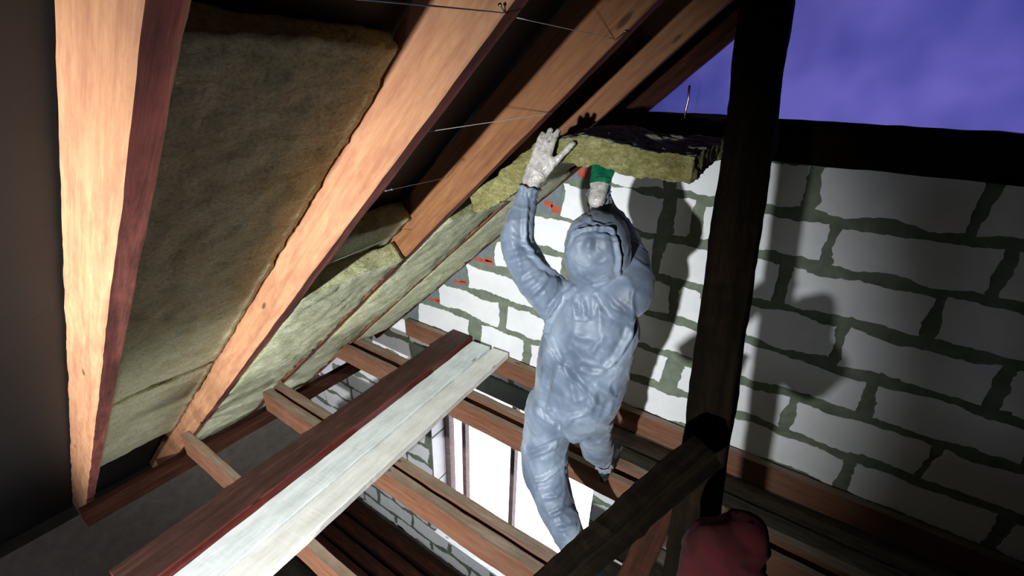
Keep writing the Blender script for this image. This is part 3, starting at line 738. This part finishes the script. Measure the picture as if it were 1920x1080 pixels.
def cuff(c, d, rad, seedc):
    d = Vector(d).normalized(); s_ = d.orthogonal().normalized(); t_ = d.cross(s_)
    bmc = bmesh.new(); rr = []
    for i, (h, k) in enumerate(((-.020, 1.0), (-.008, 1.03), (.004, .95), (.012, 1.02), (.022, 1.18), (.0215, 1.12), (.010, .94), (-.01, .92))):
        rr.append([bmc.verts.new(Vector(c) + d * (h + .003 * math.sin(7 * a + seedc)) + (s_ * math.cos(a) + t_ * math.sin(a)) * rad * k * (1 + (.07 if i in (4, 5) else .03) * math.sin(11 * a + seedc + .4 * i))) for a in [2 * math.pi * q / 66 for q in range(66)]])
    for i in range(len(rr)):
        for j in range(66): bmc.faces.new((rr[i][j], rr[i][(j + 1) % 66], rr[(i + 1) % 8][(j + 1) % 66], rr[(i + 1) % 8][j]))
    return link('cuff', bm_mesh('cuff', bmc, True, FOOT), M_SUIT, coverall)
cuff(LARM[5], LARM[5] - LARM[4], .038, 0); cuff(RARM[4], RARM[4] - RARM[3], .040, 2)
cuff(RLEG[-1] + (RLEG[-1] - RLEG[-2]) * .6, RLEG[-1] - RLEG[-2], .047, 1); cuff(LLEG[-1], LLEG[-1] - LLEG[-2], .062, 3)
# hood: a shell open at the face
bm = bmesh.new(); rings = []; nr, nc = 44, 80
HP = HC + HU * .004 - FD * .012
for i in range(nr + 1):
    th = math.radians(2 + 122 * i / nr)
    r = []
    for j in range(nc):
        ph = 2 * math.pi * j / nc
        x = math.sin(th) * math.cos(ph); y = -math.cos(th); z = math.sin(th) * math.sin(ph)
        az, bz = .118, (.138 if z > 0 else .150)
        wob = 1 + .030 * nz((x * 2 + 5, y * 2, z * 2), 1.4) + .05 * max(0, z) ** 3
        sq = 1 / (abs(x) ** 2.9 + abs(y) ** 2.9 + abs(z) ** 2.9) ** (1 / 2.9); wob *= .55 + .45 * sq
        p = HP + HR * x * az * wob + FD * y * .125 * wob + HU * z * bz * wob
        r.append(bm.verts.new(p))
    rings.append(r)
for i in range(nr):
    for j in range(nc): bm.faces.new((rings[i][j], rings[i][(j + 1) % nc], rings[i + 1][(j + 1) % nc], rings[i + 1][j]))
bm.faces.new(rings[0])
for _ in range(1): bmesh.ops.subdivide_edges(bm, edges=bm.edges, cuts=1, use_grid_fill=True)
bmesh.ops.triangulate(bm, faces=[f for f in bm.faces if len(f.verts) > 4])
bmesh.ops.recalc_face_normals(bm, faces=bm.faces)
c0 = sum((v.co for v in bm.verts), Vector()) / len(bm.verts)
me = bpy.data.meshes.new('hood'); bm.to_mesh(me); bm.free()
HL = [(.009, .006, [(1072, 440), (1100, 428), (1135, 428), (1155, 440)]), (.007, .006, [(1098, 402), (1112, 418), (1130, 424), (1148, 420)]),
      (.011, .007, [(1140, 425), (1152, 445), (1160, 480), (1158, 505), (1166, 530)]), (.010, .014, [(1108, 446), (1104, 458), (1100, 470)]),
      (.007, .006, [(1066, 462), (1076, 440), (1092, 428)]), (-.007, .006, [(1060, 446), (1074, 428), (1096, 416)]), (.006, .007, [(1116, 425), (1118, 440)]), (-.007, .006, [(1118, 434), (1140, 436), (1158, 446)]),
      (.006, .010, [(1080, 500), (1096, 520), (1120, 530)]), (-.006, .008, [(1100, 535), (1130, 530), (1150, 525)]), (.006, .008, [(1088, 404), (1105, 412), (1118, 400)])]
apply_folds(me, HL, .0055, 5.0)
me.transform(Matrix.Translation(-FOOT)); me.polygons.foreach_set('use_smooth', [True] * len(me.polygons))
hood = link('hood', me, M_SUIT, person); md = hood.modifiers.new('t', 'SOLIDIFY'); md.thickness = .003
# gloves
def glove(W, f, pn, s, kw, lab, cf=.012, q=1.06):
    bm = bmesh.new(); hand_shells(bm, W, f, pn, s, q, cuff=cf, **kw)
    me = shells_to_mesh(bm, .0032, 2)
    fv = Vector(f).normalized(); nv = (Vector(pn) - fv * Vector(pn).dot(fv)).normalized()
    n = len(me.vertices); co = np.empty(n * 3); me.vertices.foreach_get('co', co); co = co.reshape(-1, 3); no = np.empty(n * 3); me.vertices.foreach_get('normal', no); no = no.reshape(-1, 3)
    for i in range(n):
        p = Vector(co[i]); a = (p - W).dot(fv)
        k = .0014 * noise.noise(p * 55) + .0012 * (1 - abs(noise.noise(p * 90 + Vector((3, 3, 3)))) * 2)
        if a < .035: k += .0016 * math.sin(a * 900) + .002
        co[i] += no[i] * k
    me.vertices.foreach_set('co', co.reshape(-1)); me.update()
    me.transform(Matrix.Translation(-FOOT)); me.polygons.foreach_set('use_smooth', [True] * len(me.polygons))
    o = link('glove', me, [M_GLOVE, M_GREEN], person); o['label'] = lab
    for p in me.polygons:
        a = (p.center + FOOT - W).dot(fv)
        if p.normal.dot(nv) > .12 and a > .012: p.material_index = 1
        if a > .15 and p.normal.dot(nv) > -.35: p.material_index = 1
    return o
glove(LW, LF_f, LF_n, LF_s, LHK, 'left glove, white knit back', .012, 1.2)
glove(RW, RF_f, RF_n, RF_s, RHK, 'right glove, green coated palm', .052)
# boots
def boot(heel, toe, ank, lab):
    heel, toe = Vector(heel), Vector(toe); d = (toe - heel).normalized(); s = Vector((d.y, -d.x, 0))
    bm = bmesh.new(); h = Vector((0, 0, 1))
    L = (toe - heel).length
    ell(bm, [(heel + d * .035 + h * .055, .040, .040), (heel + d * .10 + h * .056, .043, .042), (heel + d * .17 + h * .048, .050, .034), (heel + d * (L - .045) + h * .040, .046, .026)], s, 20)
    ell(bm, [(heel + d * .045 + h * .06, .040, .045), (heel + d * .05 + h * .11, .042, .047), (Vector(ank), .043, .046)], s, 20)
    me = shells_to_mesh(bm, .005, 4)
    me.transform(Matrix.Translation(-FOOT)); me.polygons.foreach_set('use_smooth', [True] * len(me.polygons))
    o = link('boot', me, M_BOOT, person); o['label'] = lab
    bm = bmesh.new(); pts = []
    for i in range(36):
        a = 2 * math.pi * i / 36; u = math.cos(a); v = math.sin(a)
        x = L / 2 + (L / 2) * u; wd = .042 + .010 * u
        pts.append(heel + d * x + s * wd * (abs(v) ** .7) * (1 if v > 0 else -1))
    lo = [bm.verts.new(p + h * .002) for p in pts]; hi = [bm.verts.new(p + h * .024) for p in pts]
    bm.faces.new(lo[::-1]); bm.faces.new(hi)
    for i in range(36): bm.faces.new((lo[i], lo[(i + 1) % 36], hi[(i + 1) % 36], hi[i]))
    sole = link('sole', bm_mesh('sole', bm), M_SOLE, o)
    sole.data.transform(Matrix.Translation(-FOOT))
boot((-.575, 1.885, 0), (-.605, 2.165, 0), (-.570, 1.905, .165), 'right boot')
boot((-.525, 1.372, 0), (-.25, 1.300, 0), (-.480, 1.372, .085), 'left boot')

# ------------------------------------------------------------------ red cloth bundle at the bottom right corner
bm = bmesh.new()
c = P(1345, 1075, .72)
ellipsoid(bm, c, (Vector((.075, 0, 0)), Vector((0, .065, .02)), Vector((0, -.03, .13))))
ellipsoid(bm, c + Vector((.05, .02, -.12)), (Vector((.09, 0, 0)), Vector((0, .07, 0)), Vector((0, 0, .12))))
ellipsoid(bm, c + Vector((.015, .01, .07)), (Vector((.045, 0, .02)), Vector((0, .045, 0)), Vector((0, 0, .075))))
me = shells_to_mesh(bm, .008, 4)
apply_folds(me, [], .014, 9.0)
o = c.copy(); me.transform(Matrix.Translation(-o)); me.polygons.foreach_set('use_smooth', [True] * len(me.polygons))
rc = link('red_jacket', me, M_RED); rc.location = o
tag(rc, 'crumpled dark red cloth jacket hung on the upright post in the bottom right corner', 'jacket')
